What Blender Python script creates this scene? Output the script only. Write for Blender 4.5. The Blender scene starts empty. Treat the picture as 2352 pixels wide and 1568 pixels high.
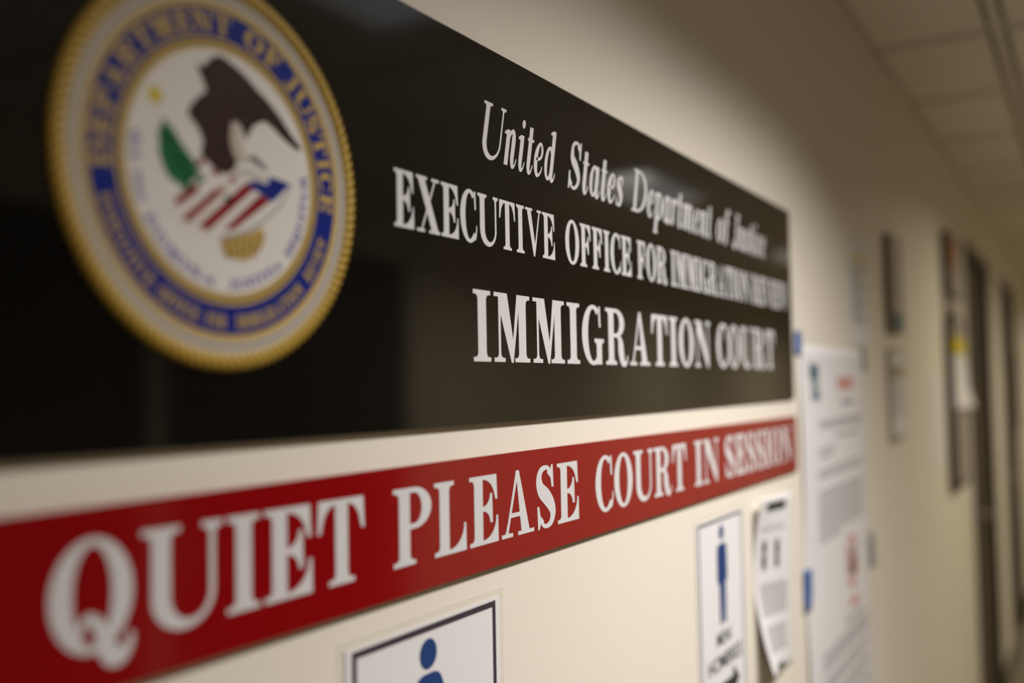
import bpy, bmesh, math, random
from mathutils import Vector, Matrix
PI = math.pi
random.seed(7)
SC = bpy.context.scene
COL = SC.collection

# ------------------------------------------------------------------ camera, world, lights, exposure
CZ = 1.68          # eye height; heights read on the wall are relative to it
DW = 0.48          # eye to wall
cam_d = bpy.data.cameras.new('camera')
cam = bpy.data.objects.new('camera', cam_d)
COL.objects.link(cam)
_r = Vector((0.5042827, -0.8633425, -0.0184029))
_u = Vector((-0.0305695, -0.0391454, 0.9987658))
_f = Vector((0.8629974, 0.5030978, 0.0461323))
M4 = Matrix.Identity(4)
for i in range(3):
    M4[i][0], M4[i][1], M4[i][2] = _r[i], _u[i], -_f[i]
M4.translation = Vector((0, -DW, CZ))
cam.matrix_world = M4
cam_d.sensor_fit = 'HORIZONTAL'
cam_d.sensor_width = 36.0
cam_d.lens = 35.0
cam_d.clip_start = 0.02
cam_d.dof.use_dof = True
cam_d.dof.focus_distance = 0.970
cam_d.dof.aperture_fstop = 1.7
SC.camera = cam

SC.view_settings.view_transform = 'Standard'
SC.view_settings.look = 'None'
SC.view_settings.gamma = 1.0
SC.view_settings.use_curve_mapping = False
SC.view_settings.exposure = 0.0
w = bpy.data.worlds.new('world')
SC.world = w
w.use_nodes = True
w.node_tree.nodes['Background'].inputs[0].default_value = (0.9, 0.8, 0.65, 1)
w.node_tree.nodes['Background'].inputs[1].default_value = 0.02

CEIL = CZ + 0.90
FIX = [(1.34, -0.85, 37.5, .55, 128), (4.12, -1.22, 23.0, .33, 157), (7.02, -1.22, 23.0, .33, 157), (9.92, -1.22, 23.0, .33, 157)]   # ceiling fixtures: x, y, watts, half length, beam angle


def lamp(x, y, watts, hl, beam):
    l = bpy.data.lights.new('fixture_lamp', 'AREA')
    l.shape = 'RECTANGLE'
    l.size, l.size_y = 2 * hl, 0.24
    l.energy = watts
    l.color = (1.0, 0.975, 0.93) if x < 3 else (1.0, 0.92, 0.72)
    l.spread = math.radians(beam)
    o = bpy.data.objects.new('fixture_lamp', l)
    o.location = (x, y, CEIL - 0.012)
    COL.objects.link(o)
    return o


LAMPS = [lamp(*f) for f in FIX]


# ------------------------------------------------------------------ materials
def mat(name, col, rough=0.5, spec=0.5, metal=0.0, bump=None, vary=0.0, vscale=20.0, coat=0.0, emis=None):
    m = bpy.data.materials.new(name)
    m.use_nodes = True
    nt = m.node_tree
    b = nt.nodes['Principled BSDF']
    b.inputs['Base Color'].default_value = (*col, 1)
    b.inputs['Roughness'].default_value = rough
    b.inputs['Specular IOR Level'].default_value = spec
    b.inputs['Metallic'].default_value = metal
    b.inputs['Coat Weight'].default_value = coat
    tc = nt.nodes.new('ShaderNodeTexCoord')
    if vary:
        n = nt.nodes.new('ShaderNodeTexNoise')
        n.inputs['Scale'].default_value = vscale
        n.inputs['Detail'].default_value = 4
        nt.links.new(tc.outputs['Object'], n.inputs['Vector'])
        r = nt.nodes.new('ShaderNodeMix')
        r.data_type = 'RGBA'
        r.inputs[6].default_value = (*[c * (1 - vary) for c in col], 1)
        r.inputs[7].default_value = (*[min(1, c * (1 + vary)) for c in col], 1)
        nt.links.new(n.outputs['Fac'], r.inputs[0])
        nt.links.new(r.outputs[2], b.inputs['Base Color'])
    if bump:
        n = nt.nodes.new('ShaderNodeTexNoise')
        n.inputs['Scale'].default_value = bump[0]
        n.inputs['Detail'].default_value = 3
        nt.links.new(tc.outputs['Object'], n.inputs['Vector'])
        bp = nt.nodes.new('ShaderNodeBump')
        bp.inputs['Strength'].default_value = bump[1]
        bp.inputs['Distance'].default_value = bump[2]
        nt.links.new(n.outputs['Fac'], bp.inputs['Height'])
        nt.links.new(bp.outputs['Normal'], b.inputs['Normal'])
    if emis:
        b.inputs['Emission Color'].default_value = (*emis[0], 1)
        b.inputs['Emission Strength'].default_value = emis[1]
    return m


def film_mat():
    m = bpy.data.materials.new('laminate_film')
    m.use_nodes = True
    nt = m.node_tree
    b = nt.nodes['Principled BSDF']
    out = nt.nodes['Material Output']
    b.inputs['Base Color'].default_value = (0.8, 0.78, 0.72, 1)
    b.inputs['Roughness'].default_value = 0.25
    t = nt.nodes.new('ShaderNodeBsdfTransparent')
    mx = nt.nodes.new('ShaderNodeMixShader')
    mx.inputs[0].default_value = 0.12
    nt.links.new(t.outputs[0], mx.inputs[1])
    nt.links.new(b.outputs[0], mx.inputs[2])
    nt.links.new(mx.outputs[0], out.inputs['Surface'])
    return m


WALLC = (0.74, 0.675, 0.585)
M = dict(
    wall=mat('wall_paint', WALLC, 0.55, 0.3, bump=(420, 0.12, 0.002), vary=0.02, vscale=3),
    wallr=mat('tan_wall_paint', (0.72, 0.64, 0.50), 0.6, 0.3, bump=(420, 0.12, 0.002), vary=0.02, vscale=3),
    tile=mat('ceiling_tile', (0.82, 0.77, 0.68), 0.9, 0.1, bump=(160, 0.3, 0.003), vary=0.05, vscale=90),
    gap_shade=mat('ceiling_gap_shade', (0.34, 0.31, 0.25), 0.6, 0.2, vary=0.03),  # ceiling slab darkened to paint the shade in the gaps between tiles
    tee=mat('ceiling_tee', (0.72, 0.67, 0.59), 0.5, 0.3, vary=0.03),
    floor=mat('carpet', (0.20, 0.17, 0.125), 0.95, 0.1, bump=(300, 0.5, 0.004), vary=0.2, vscale=120),
    base=mat('vinyl_base', (0.06, 0.045, 0.03), 0.4, 0.4, vary=0.05),
    door=mat('door_wood', (0.06, 0.042, 0.03), 0.4, 0.5, vary=0.15, vscale=14),
    frame=mat('door_frame_paint', (0.022, 0.017, 0.012), 0.45, 0.5, vary=0.05),
    steel=mat('brushed_steel', (0.6, 0.58, 0.54), 0.3, 0.5, 1.0, vary=0.05),
    black=mat('black_acrylic', (0.0050, 0.0044, 0.0038), 0.07, 0.5, vary=0.1, vscale=2),
    core=mat('acrylic_core', (0.20, 0.17, 0.11), 0.4, 0.4, vary=0.1),
    red=mat('red_acrylic', (0.24, 0.0015, 0.0035), 0.10, 0.5, vary=0.03, vscale=3),
    letter=mat('white_vinyl', (0.63, 0.61, 0.62), 0.45, 0.3, vary=0.02),
    gold=mat('gold_rope', (0.52, 0.33, 0.05), 0.42, 0.25, vary=0.12, vscale=60),
    ochre=mat('dark_ochre_print', (0.16, 0.085, 0.012), 0.5, 0.10, vary=0.05),
    gold2=mat('gold_print', (0.50, 0.34, 0.10), 0.50, 0.10, vary=0.05),
    cream=mat('cream_print', (0.52, 0.46, 0.38), 0.50, 0.10, vary=0.04),
    greyl=mat('grey_line_print', (0.25, 0.23, 0.24), 0.50, 0.10, vary=0.04),
    blue=mat('blue_print', (0.004, 0.016, 0.20), 0.50, 0.10, vary=0.05),
    field=mat('white_print', (0.74, 0.70, 0.67), 0.50, 0.10, vary=0.02),
    brown=mat('brown_print', (0.036, 0.016, 0.010), 0.50, 0.10, vary=0.25, vscale=45),
    brownd=mat('dark_brown_print', (0.022, 0.011, 0.008), 0.50, 0.10, vary=0.1),
    green=mat('green_print', (0.008, 0.13, 0.045), 0.50, 0.10, vary=0.3, vscale=70),
    greend=mat('dark_green_print', (0.008, 0.05, 0.022), 0.50, 0.10, vary=0.1),
    redp=mat('red_print', (0.25, 0.008, 0.010), 0.50, 0.10, vary=0.05),
    yellow=mat('yellow_print', (0.60, 0.47, 0.01), 0.50, 0.10, vary=0.05),
    lilac=mat('lilac_ink', (0.15, 0.13, 0.38), 0.50, 0.10, vary=0.04),
    tan=mat('tan_print', (0.42, 0.26, 0.16), 0.50, 0.10, vary=0.05),
    paper=mat('paper', (0.70, 0.675, 0.685), 0.7, 0.25, vary=0.015),
    ink=mat('black_ink', (0.03, 0.032, 0.03), 0.6, 0.3, vary=0.05),
    inkg=mat('grey_ink', (0.30, 0.285, 0.285), 0.7, 0.3, vary=0.05),
    border=mat('border_ink', (0.045, 0.03, 0.045), 0.5, 0.4, vary=0.05),
    figure=mat('figure_blue_ink', (0.012, 0.045, 0.175), 0.45, 0.4, vary=0.03),
    teal=mat('teal_ink', (0.01, 0.085, 0.13), 0.5, 0.4, vary=0.05),
    redink=mat('red_ink', (0.62, 0.16, 0.11), 0.5, 0.4, vary=0.05),
    tape=mat('blue_tape', (0.055, 0.115, 0.31), 0.6, 0.3, vary=0.08, vscale=60, bump=(90, 0.3, 0.001)),
    tapeg=mat('greyish_tape', (0.30, 0.28, 0.30), 0.6, 0.3, vary=0.05, bump=(90, 0.3, 0.001)),  # greyer colour for the strips on the poster's right
    plastic=mat('black_plastic', (0.008, 0.012, 0.010), 0.4, 0.5, vary=0.05),
    plasticb=mat('brown_plastic', (0.11, 0.085, 0.05), 0.5, 0.4, vary=0.05),
    sheet=mat('beige_sheet', (0.42, 0.36, 0.31), 0.5, 0.4, vary=0.04),
    sheetd=mat('grey_sheet', (0.30, 0.25, 0.22), 0.5, 0.4, vary=0.06),
    orange=mat('orange_card', (0.36, 0.13, 0.03), 0.6, 0.3, vary=0.08),
    clear=mat('beige_plastic', (0.36, 0.31, 0.23), 0.4, 0.4, vary=0.04),
    housing=mat('fixture_white', (0.8, 0.79, 0.76), 0.4, 0.4, vary=0.02),
    lens=mat('fixture_lens', (0.8, 0.8, 0.8), 0.4, 0.3, emis=((0.85, 0.9, 1.0), 0.36)),
    film=film_mat(),
)


# ------------------------------------------------------------------ object helpers
def put(name, me, m=None, parent=None):
    o = bpy.data.objects.new(name, me)
    COL.objects.link(o)
    if m is not None:
        me.materials.append(m)
    if parent is not None:
        o.parent = parent
    return o


def thing(name, label, cat, loc=(0, 0, 0), group=None):
    o = bpy.data.objects.new(name, None)
    o.empty_display_size = 0.05
    COL.objects.link(o)
    o.location = loc
    o['label'] = label
    o['category'] = cat
    if group:
        o['group'] = group
    return o


def tag(o, label, cat, group=None):
    o['label'] = label
    o['category'] = cat
    if group:
        o['group'] = group
    return o


def struct(o):
    o['kind'] = 'structure'
    return o


def holder(name, parent):
    o = bpy.data.objects.new(name, None)
    o.empty_display_size = 0.02
    COL.objects.link(o)
    o.parent = parent
    return o


def add_box(bm, x0, x1, y0, y1, z0, z1, bev=0.0):
    vs = [bm.verts.new(p) for p in ((x0, y0, z0), (x1, y0, z0), (x1, y1, z0), (x0, y1, z0), (x0, y0, z1), (x1, y0, z1), (x1, y1, z1), (x0, y1, z1))]
    fs = [bm.faces.new([vs[i] for i in q]) for q in ((3, 2, 1, 0), (4, 5, 6, 7), (0, 1, 5, 4), (1, 2, 6, 5), (2, 3, 7, 6), (3, 0, 4, 7))]
    if bev:
        es = list({e for f in fs for e in f.edges})
        bmesh.ops.bevel(bm, geom=es, offset=bev, segments=2, affect='EDGES')


def mesh_of(bm, name):
    me = bpy.data.meshes.new(name)
    bm.to_mesh(me)
    bm.free()
    return me


def boxes(name, lst, m, parent=None, bev=0.0):
    bm = bmesh.new()
    for b in lst:
        add_box(bm, *b, bev)
    return put(name, mesh_of(bm, name), m, parent)


def flat(name, comps, m, parent, depth, fx=lambda p: p, step=4e-6):
    """comps: closed outlines (lists of points) or ('strip', left points, right points); printed on the plane y = -depth.
    fx maps a 2-D point to wall x, z."""
    bm = bmesh.new()
    k = 0
    for c in comps:
        y = -depth - k * step
        k += 1
        if isinstance(c, tuple) and c[0] == 'strip':
            a = [bm.verts.new((fx(p)[0], y, fx(p)[1] + CZ)) for p in c[1]]
            b = [bm.verts.new((fx(p)[0], y, fx(p)[1] + CZ)) for p in c[2]]
            for i in range(len(a) - 1):
                try:
                    f = bm.faces.new((a[i], a[i + 1], b[i + 1], b[i]))
                except ValueError:
                    continue
        else:
            vs = [bm.verts.new((fx(p)[0], y, fx(p)[1] + CZ)) for p in c]
            bm.faces.new(vs)
    bm.normal_update()
    for f in bm.faces:
        if f.normal.y > 0:
            f.normal_flip()
    return put(name, mesh_of(bm, name), m, parent)


def near(p, d):
    """a point read on the wall plane, moved onto a plane d in front of the wall along the sight line"""
    s = (DW - d) / DW
    return (p[0] * s, p[1] * s)


def rect(x0, z0, x1, z1):
    return [(x0, z0), (x1, z0), (x1, z1), (x0, z1)]


def arc(cx, cy, a, b, t0, t1, n=24):
    return [(cx + a * math.cos(math.radians(t0 + (t1 - t0) * i / n)), cy + b * math.sin(math.radians(t0 + (t1 - t0) * i / n))) for i in range(n + 1)]


def catmull(pts, n=8, closed=False):
    out = []
    N = len(pts)
    rng = N if closed else N - 1
    for i in range(rng):
        if closed:
            p0, p1, p2, p3 = pts[(i - 1) % N], pts[i], pts[(i + 1) % N], pts[(i + 2) % N]
        else:
            p0, p1, p2, p3 = pts[max(i - 1, 0)], pts[i], pts[i + 1], pts[min(i + 2, N - 1)]
        for j in range(n):
            t = j / n
            out.append(tuple(0.5 * (2 * b + (c - a) * t + (2 * a - 5 * b + 4 * c - d) * t * t + (3 * b - a - 3 * c + d) * t ** 3) for a, b, c, d in zip(p0, p1, p2, p3)))
    if not closed:
        out.append(tuple(pts[-1]))
    return out


def stroke(pts, n=8):
    """pts: (x, y, width) along a smooth spine"""
    P = catmull(pts, n)
    L, R = [], []
    for i, p in enumerate(P):
        a = P[max(i - 1, 0)]
        b = P[min(i + 1, len(P) - 1)]
        dx, dy = b[0] - a[0], b[1] - a[1]
        l = math.hypot(dx, dy) or 1
        nx, ny = -dy / l, dx / l
        L.append((p[0] + nx * p[2] / 2, p[1] + ny * p[2] / 2))
        R.append((p[0] - nx * p[2] / 2, p[1] - ny * p[2] / 2))
    return ('strip', L, R)


# ------------------------------------------------------------------ serif capitals (cap height 1)
class Face:
    def __init__(s, st=0.25, hl=0.075, sf=0.06, se=0.125, br=0.075):
        s.st, s.hl, s.sf, s.se, s.br = st, hl, sf, se, br

    def stem(s, x, w, y0=0.0, y1=1.0, bot=(1, 1), top=(1, 1), se=None):
        se = s.se if se is None else se
        sf, br = s.sf, s.br
        xl, xr = x, x + w
        p = []
        if bot[0]:
            p += [(xl - se, y0 + sf)] + arc(xl - br, y0 + sf + br, br, br, -90, 0, 5)
        else:
            p += [(xl, y0)]
        if top[0]:
            p += arc(xl - br, y1 - sf - br, br, br, 0, 90, 5) + [(xl - se, y1 - sf), (xl - se, y1)]
        else:
            p += [(xl, y1)]
        if top[1]:
            p += [(xr + se, y1), (xr + se, y1 - sf)] + arc(xr + br, y1 - sf - br, br, br, 90, 180, 5)
        else:
            p += [(xr, y1)]
        if bot[1]:
            p += arc(xr + br, y0 + sf + br, br, br, 180, 270, 5) + [(xr + se, y0 + sf), (xr + se, y0)]
        else:
            p += [(xr, y0)]
        if bot[0]:
            p += [(xl - se, y0)]
        return p

    def slab(s, x0, x1, y, up):
        return rect(x0, y, x1, y + s.sf) if up else rect(x0, y - s.sf, x1, y)

    def arm(s, xs, xe, top, tip, flare=0.02, tw=0.055):
        """thin arm with a wedge tip; top: the arm at y=1 (tip hangs) or at y=0 (tip rises)"""
        a, b = xe - tw - xs, abs((1 - s.sf) - tip) if top else abs(tip - s.sf)
        q = [(xs + a * math.cos(math.radians(t)), b * math.sin(math.radians(t))) for t in range(0, 91, 9)]
        if top:
            return [(xs, 1), (xe, 1), (xe + flare, tip), (xe + flare - tw, tip)] + [(x + (flare if i == 0 else 0) * 0, tip + y) for i, (x, y) in enumerate(q)][1:]
        return [(xs, 0), (xe, 0), (xe + flare, tip), (xe + flare - tw, tip)] + [(x, tip - y) for x, y in q][1:]

    def midarm(s, xs, xm, yc=0.515, hi=0.73, lo=0.30, tw=0.06):
        h = s.hl / 2
        up = [(xs + (xm - tw - xs) * math.sin(math.radians(t)), yc + h + (hi - yc - h) * (1 - math.cos(math.radians(t)))) for t in range(0, 91, 15)]
        dn = [(xs + (xm - tw - xs) * math.sin(math.radians(t)), yc - h - (yc - h - lo) * (1 - math.cos(math.radians(t)))) for t in range(90, -1, -15)]
        return up + [(xm, hi), (xm + 0.012, lo)] + dn

    def spear(s, xr, y1, y2, xa, w=0.055):
        """vertical wedge serif at the right of C G S"""
        return [(xr - w * 0.9, y1), (xr, y1), (xr + 0.02, y2), (xr - w * 0.9, y2), (xr - w * 1.5, y2 + 0.15), (xa, y1 - 0.13), (xa, y1 - 0.04), (xr - w * 1.8, y1 - 0.10)]

    def glyph(s, ch):
        st, hl, se, sf = s.st, s.hl, s.se, s.sf
        g = []
        if ch == 'I':
            return 2 * se + st, [s.stem(se, st)]
        if ch in 'EFL':
            g = [s.stem(se, st, bot=(1, 1 if ch == 'F' else 0), top=(1, 1 if ch == 'L' else 0))]
            xs = se + st
            W = {'E': 0.80, 'F': 0.76, 'L': 0.80}[ch]
            if ch in 'EF':
                g += [s.arm(xs, W - 0.04, True, 0.63), s.midarm(xs, W - 0.17)]
            if ch in 'EL':
                g += [s.arm(xs, W, False, 0.39, -0.005)]
            return W + 0.02, g
        if ch == 'T':
            W = 0.90
            xs = (W - st) / 2
            g = [s.stem(xs, st, top=(0, 0))]
            a = s.arm(xs + st, W - 0.02, True, 0.62)
            g += [a, [(W - x, y) for x, y in a][::-1]]
            return W, g
        if ch == 'U':
            W = 1.06
            th = hl * 1.15
            x0 = se
            x1 = W - se * 0.8 - th
            yc = 0.32
            g = [s.stem(x0, st, yc, 1, (0, 0), (1, 1)), s.stem(x1, th, yc, 1, (0, 0), (1, 1), se * 0.85)]
            xo0, xo1, xi0, xi1 = x0, x1 + th, x0 + st, x1
            o = arc((xo0 + xo1) / 2, yc, (xo1 - xo0) / 2, yc + 0.015, 180, 360)
            i = arc((xi0 + xi1) / 2, yc, (xi1 - xi0) / 2, yc - hl * 1.1, 180, 360)
            g += [('strip', o, i)]
            return W, g
        if ch in 'OQ':
            W = 0.92
            g = [('strip', arc(W / 2, .5, W / 2, .515, 0, 360, 48), arc(W / 2, .5, W / 2 - st * 1.02, .515 - hl, 0, 360, 48))]
            if ch == 'Q':
                g += [stroke([(0.33, 0.16, .06), (0.34, 0.25, .07), (0.43, 0.30, .09), (0.53, 0.22, .13), (0.60, 0.05, .19), (0.67, -0.06, .21), (0.78, -0.09, .16), (0.88, 0.0, .09), (0.90, 0.10, .06)])]
                W = 0.94
            return W, g
        if ch in 'CG':
            W = 0.80 if ch == 'C' else 0.90
            cx = 0.46
            o, i = [], []
            for k in range(41):
                t = 52 + (316 - 52) * k / 40
                e = min(1, max(0, (t - 275) / 41))
                o.append((cx + 0.46 * math.cos(math.radians(t)), .5 + .515 * math.sin(math.radians(t))))
                th = 1 - 0.15 * e
                i.append((cx + (0.46 - st * 1.02) * math.cos(math.radians(t)) * (1 + 0.32 * e), .5 + (.515 - hl) * math.sin(math.radians(t)) * (1 - 0.02 * e)))
            g = [('strip', o, i)]
            g += [s.spear(0.76, 1.0, 0.64, cx + 0.22)]
            if ch == 'C':
                g += [stroke([(cx + 0.24, 0.06, .08), (cx + 0.30, 0.14, .065), (cx + 0.335, 0.25, .05), (cx + 0.345, 0.34, .035)])]
            else:
                g += [s.stem(0.60, st * 0.92, 0.0, 0.44, (0, 0), (1, 1), 0.09), stroke([(cx + 0.10, 0.02, .08), (cx + 0.2, 0.09, .10), (cx + 0.24, 0.2, .08)])]
            return W, g
        if ch == 'D':
            W = 1.0
            g = [s.stem(se, st, bot=(1, 0), top=(1, 0))]
            cx = se + st + 0.05
            a = W - cx
            o = [(se + st - .01, 1)] + arc(cx, .5, a, .5, 90, -90) + [(se + st - .01, 0)]
            i = [(se + st - .01, 1 - hl)] + arc(cx, .5, a - st, .5 - hl, 90, -90) + [(se + st - .01, hl)]
            g += [('strip', o, i)]
            return W, g
        if ch in 'PR':
            W = 0.86 if ch == 'P' else 1.02
            g = [s.stem(se, st, top=(1, 0))]
            yb = 0.46 if ch == 'P' else 0.49
            cx = se + st + 0.10
            a = 0.86 - cx
            yc, b = (1 + yb) / 2, (1 - yb) / 2
            o = [(se + st - .01, 1)] + arc(cx, yc, a, b, 90, -90) + [(se + st - .01, yb)]
            i = [(se + st - .01, 1 - hl)] + arc(cx, yc, a - st * .95, b - hl, 90, -90) + [(se + st - .01, yb + hl)]
            g += [('strip', o, i)]
            if ch == 'R':
                g += [stroke([(0.50, 0.525, .07), (0.60, 0.49, .12), (0.67, 0.38, .22), (0.70, 0.22, .24), (0.76, 0.08, .20), (0.86, 0.02, .11), (0.96, 0.06, .06), (1.0, 0.17, .045)])]
            return W, g
        if ch == 'S':
            W = 0.68
            q = st / .25
            g = [stroke([(0.54, 0.80, .05), (0.47, 0.935, hl), (0.34, 0.972, hl * 1.1), (0.18, 0.92, .13 * q), (0.11 * (2 - q) + .0, 0.78, .20 * q), (0.18, 0.62, .255 * q), (0.36, 0.50, .285 * q), (0.52, 0.36, .255 * q), (0.575 + .06 * (1 - q), 0.22, .20 * q), (0.51, 0.08, .13 * q), (0.36, 0.025, hl * 1.1), (0.22, 0.06, hl), (0.13, 0.18, .05)])]
            sp = s.spear(0.60, 1.01, 0.64, 0.40)
            g += [sp, [(0.66 - x + 0.0, 1 - y) for x, y in sp]]
            return W, g
        if ch == 'A':
            W = 1.02
            ap = 0.47
            th = hl
            g = [[(0.12, 0.03), (0.12 + th, 0.03), (ap + th * .9, 0.97), (ap - 0.01, 1.0), (ap - .02, .96)],
                 [(ap - 0.01, 1.0), (ap + 0.085, 1.0), (0.62 + st + .02, 0.03), (0.62 - .01, 0.03), (ap + 0.02, .80)],
                 rect(0.24, 0.29, 0.68, 0.29 + hl),
                 s.slab(0.0, 0.34, 0, True), s.slab(0.50, W, 0, True),
                 [(0.09, .05), (0.12, .05), (.2, .2), (.17, .2), (.135, .1)], [(.245, .05), (.2, .05), (.16, .13), (.2, .08)]]
            return W, g
        if ch in 'VW':
            def vee(x, w1):
                wd = 0.98 if ch == 'V' else 0.86
                ax = x + wd * 0.56
                return [[(x + 0.10, 0.97), (x + 0.10 + w1, 0.97), (ax + .06, 0.16), (ax + 0.02, -0.015), (ax - 0.06, -0.015)],
                        [(x + wd - .15, 0.97), (x + wd - .15 + hl, 0.97), (ax + .02, -0.015), (ax - 0.04, .06)],
                        s.slab(x, x + 0.20 + w1, 1, False), s.slab(x + wd - .27, x + wd, 1, False)]
            g = vee(0, st)
            W = 0.98
            if ch == 'W':
                g += vee(0.56, st)
                W = 1.42
            return W, g
        if ch == 'M':
            W = 1.12
            th = hl
            xl = 0.13
            xr = W - 0.13 - st
            ap = 0.56
            g = [s.stem(xl, th, 0, 0.99, (1, 1), (0, 0), 0.13), s.stem(xr, st, 0, 1, (1, 1), (0, 1), 0.125),
                 [(xl - .0, 1), (xl + st + .03, 1), (ap + .055, 0.17), (ap + 0.015, -0.01), (ap - 0.045, -0.01), (xl, 0.84)],
                 [(xr + .01, 1), (xr + .01, 0.80), (ap + .015, -0.01), (ap - .02, 0.15), (xr - .055, 1)],
                 s.slab(0.0, 0.3, 1, False)]
            return W, g
        if ch == 'N':
            W = 1.05
            th = hl
            xl = 0.14
            xr = W - 0.13 - th
            g = [s.stem(xl, th, 0, 0.97, (1, 1), (0, 0), 0.13), s.stem(xr, th, 0, 1, (0, 0), (1, 1), 0.125),
                 [(0.06, 1), (xl + st + .02, 1), (xr + th, 0.13), (xr + th, -0.015), (xr - .02, -0.015), (xl, 0.82), (xl, .94)], s.slab(0, 0.25, 1, False)]
            return W, g
        if ch == 'J':
            W = 0.62
            x = W - se - st
            return W, [s.stem(x, st, .25, 1, (0, 0), (1, 1)), stroke([(x + st * .5, .28, st), (x + st * .42, .12, st), (x - .04, .02, st * .6), (.14, .0, hl * 1.2), (.08, .10, st * .8), (.10, .18, st * .7)])]
        if ch == 'X':
            W = 1.04
            g = [[(0.08, 0.97), (0.13 + st, 0.97), (W - .06, 0.03), (W - .11 - st, 0.03)],
                 [(W - .24, 0.97), (W - .24 + hl, 0.97), (.2 + hl, .03), (.2, .03)],
                 s.slab(0.02, .48, 1, False), s.slab(W - .36, W - .03, 1, False), s.slab(0.04, .37, 0, True), s.slab(W - .48, W, 0, True)]
            return W, g
        return 0.3, []


class Italic(Face):
    """narrow slanted face: capitals from Face with thinner stems, own small letters"""
    def glyph(s, ch):
        x = 0.66
        st, hl = s.st, s.hl
        hook = lambda px: stroke([(px, 0.30, st), (px, 0.14, st * .95), (px + 0.045, 0.03, st * .7), (px + 0.13, 0.02, hl), (px + 0.19, 0.10, hl * .8), (px + .205, .17, hl * .7)])
        flag = lambda px, y: [(px - st / 2, y - .10), (px - st / 2 - .10, y - .09), (px - st / 2 - .10, y - .055), (px - st / 2 + .02, y), (px + st / 2, y), (px + st / 2, y - .2)]
        bar = lambda px, y0, y1: rect(px - st / 2, y0, px + st / 2, y1)
        bowl = lambda cx, a: ('strip', arc(cx, x / 2, a, x / 2 + .012, 0, 360, 36), arc(cx, x / 2, a - st * .85, x / 2 - hl, 0, 360, 36))
        arch = lambda a, b: stroke([(a + .02, .30, hl * .7), (a + .06, .50, hl), (a + .14, .63, hl * 1.3), (b - .04, .63, st * .75), (b, .52, st), (b, .28, st)])
        if ch == 'n':
            return .66, [flag(.14, x), bar(.14, 0, x - .1), arch(.14, .42), hook(.42)]
        if ch == 'm':
            return .98, [flag(.14, x), bar(.14, 0, x - .1), arch(.14, .42), bar(.42, 0, .3), arch(.42, .72), hook(.72)]
        if ch == 'i':
            return .38, [flag(.14, x), bar(.14, .28, x - .1), hook(.14), arc(.15, .88, .085, .085, 0, 360, 16)]
        if ch == 't':
            return .40, [bar(.15, .28, .88), hook(.15), rect(.0, x - .055, .34, x)]
        if ch == 'u':
            return .68, [flag(.14, x), bar(.14, .25, x - .1), stroke([(.14, .28, st), (.14, .13, st), (.2, .03, st * .7), (.29, .03, hl), (.38, .14, hl), (.42, .3, hl)]), flag(.45, x), bar(.45, .28, x - .1), hook(.45)]
        if ch == 'e':
            return .52, [stroke([(.10, .33, hl), (.24, .335, hl), (.36, .40, hl * 1.4), (.385, .52, st * .6), (.31, .63, hl * 1.1), (.19, .60, hl * 1.6), (.09, .42, st), (.09, .20, st), (.18, .04, st * .6), (.30, .03, hl), (.40, .11, hl * .9), (.45, .21, hl * .6)])]
        if ch == 'd':
            return .62, [bowl(.25, .25), flag(.42, 1.0), bar(.42, .28, .9), hook(.42)]
        if ch == 'a':
            return .62, [bowl(.25, .25), bar(.42, .28, x), hook(.42)]
        if ch == 'p':
            return .58, [flag(.14, x), bar(.14, -.3, x - .1), bowl(.30, .26), rect(.0, -.34, .30, -.29)]
        if ch == 'o':
            return .50, [bowl(.25, .25)]
        if ch == 'c':
            return .48, [stroke([(.37, .47, st * .8), (.36, .58, hl * 1.6), (.26, .65, hl), (.15, .58, hl * 1.8), (.09, .36, st), (.11, .15, st * .9), (.22, .03, hl * 1.2), (.34, .06, hl), (.42, .18, hl * .6)])]
        if ch == 's':
            return .44, [stroke([(.35, .50, hl), (.30, .62, hl * 1.2), (.2, .645, hl * 1.2), (.10, .57, st * .7), (.10, .47, st), (.22, .34, st * 1.1), (.32, .21, st), (.28, .06, st * .7), (.17, .015, hl * 1.1), (.08, .05, hl), (.03, .17, hl)]), rect(.33, .46, .37, .67), rect(.02, -.01, .05, .2)]
        if ch == 'r':
            return .48, [flag(.14, x), bar(.14, 0, x - .1), stroke([(.16, .30, hl * .7), (.2, .5, hl), (.28, .62, hl * 1.4), (.37, .61, st * .9), (.39, .53, st * .7)])]
        if ch == 'f':
            return .50, [stroke([(.47, .90, st * .7), (.42, .98, hl * 1.2), (.32, .98, hl * 1.5), (.24, .86, st * .9), (.21, .6, st), (.21, .2, st), (.2, -.02, st)]), rect(.06, x - .055, .42, x)]
        if ch == 'J':
            return .56, [s.stem(.28, st * 1.05, .25, 1, (0, 0), (1, 1)), stroke([(.28 + st * .52, .28, st * 1.05), (.28 + st * .45, .12, st), (.24, .0, st * .6), (.13, .0, hl * 1.2), (.07, .10, st * .9), (.09, .17, st * .8)])]
        return Face.glyph(s, ch)


BOLD = Face(0.238, 0.068)
COND = Face(0.24, 0.07, 0.055, 0.11)
ITAL = Italic(0.185, 0.06, 0.05, 0.11, 0.05)
TINY = Face(0.27, 0.12, 0.08, 0.10)


def compose(face, word, gap=0.10):
    x = 0
    out = []
    for ch in word:
        wd, g = face.glyph(ch)
        out.append((x, wd, g))
        x += wd + gap + (.05 if isinstance(face, Italic) and ch in 'USDJ' else 0)
    return x - gap, out


def map_comp(c, f):
    if isinstance(c, tuple) and c[0] == 'strip':
        return ('strip', [f(p) for p in c[1]], [f(p) for p in c[2]])
    return [f(p) for p in c]


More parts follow.
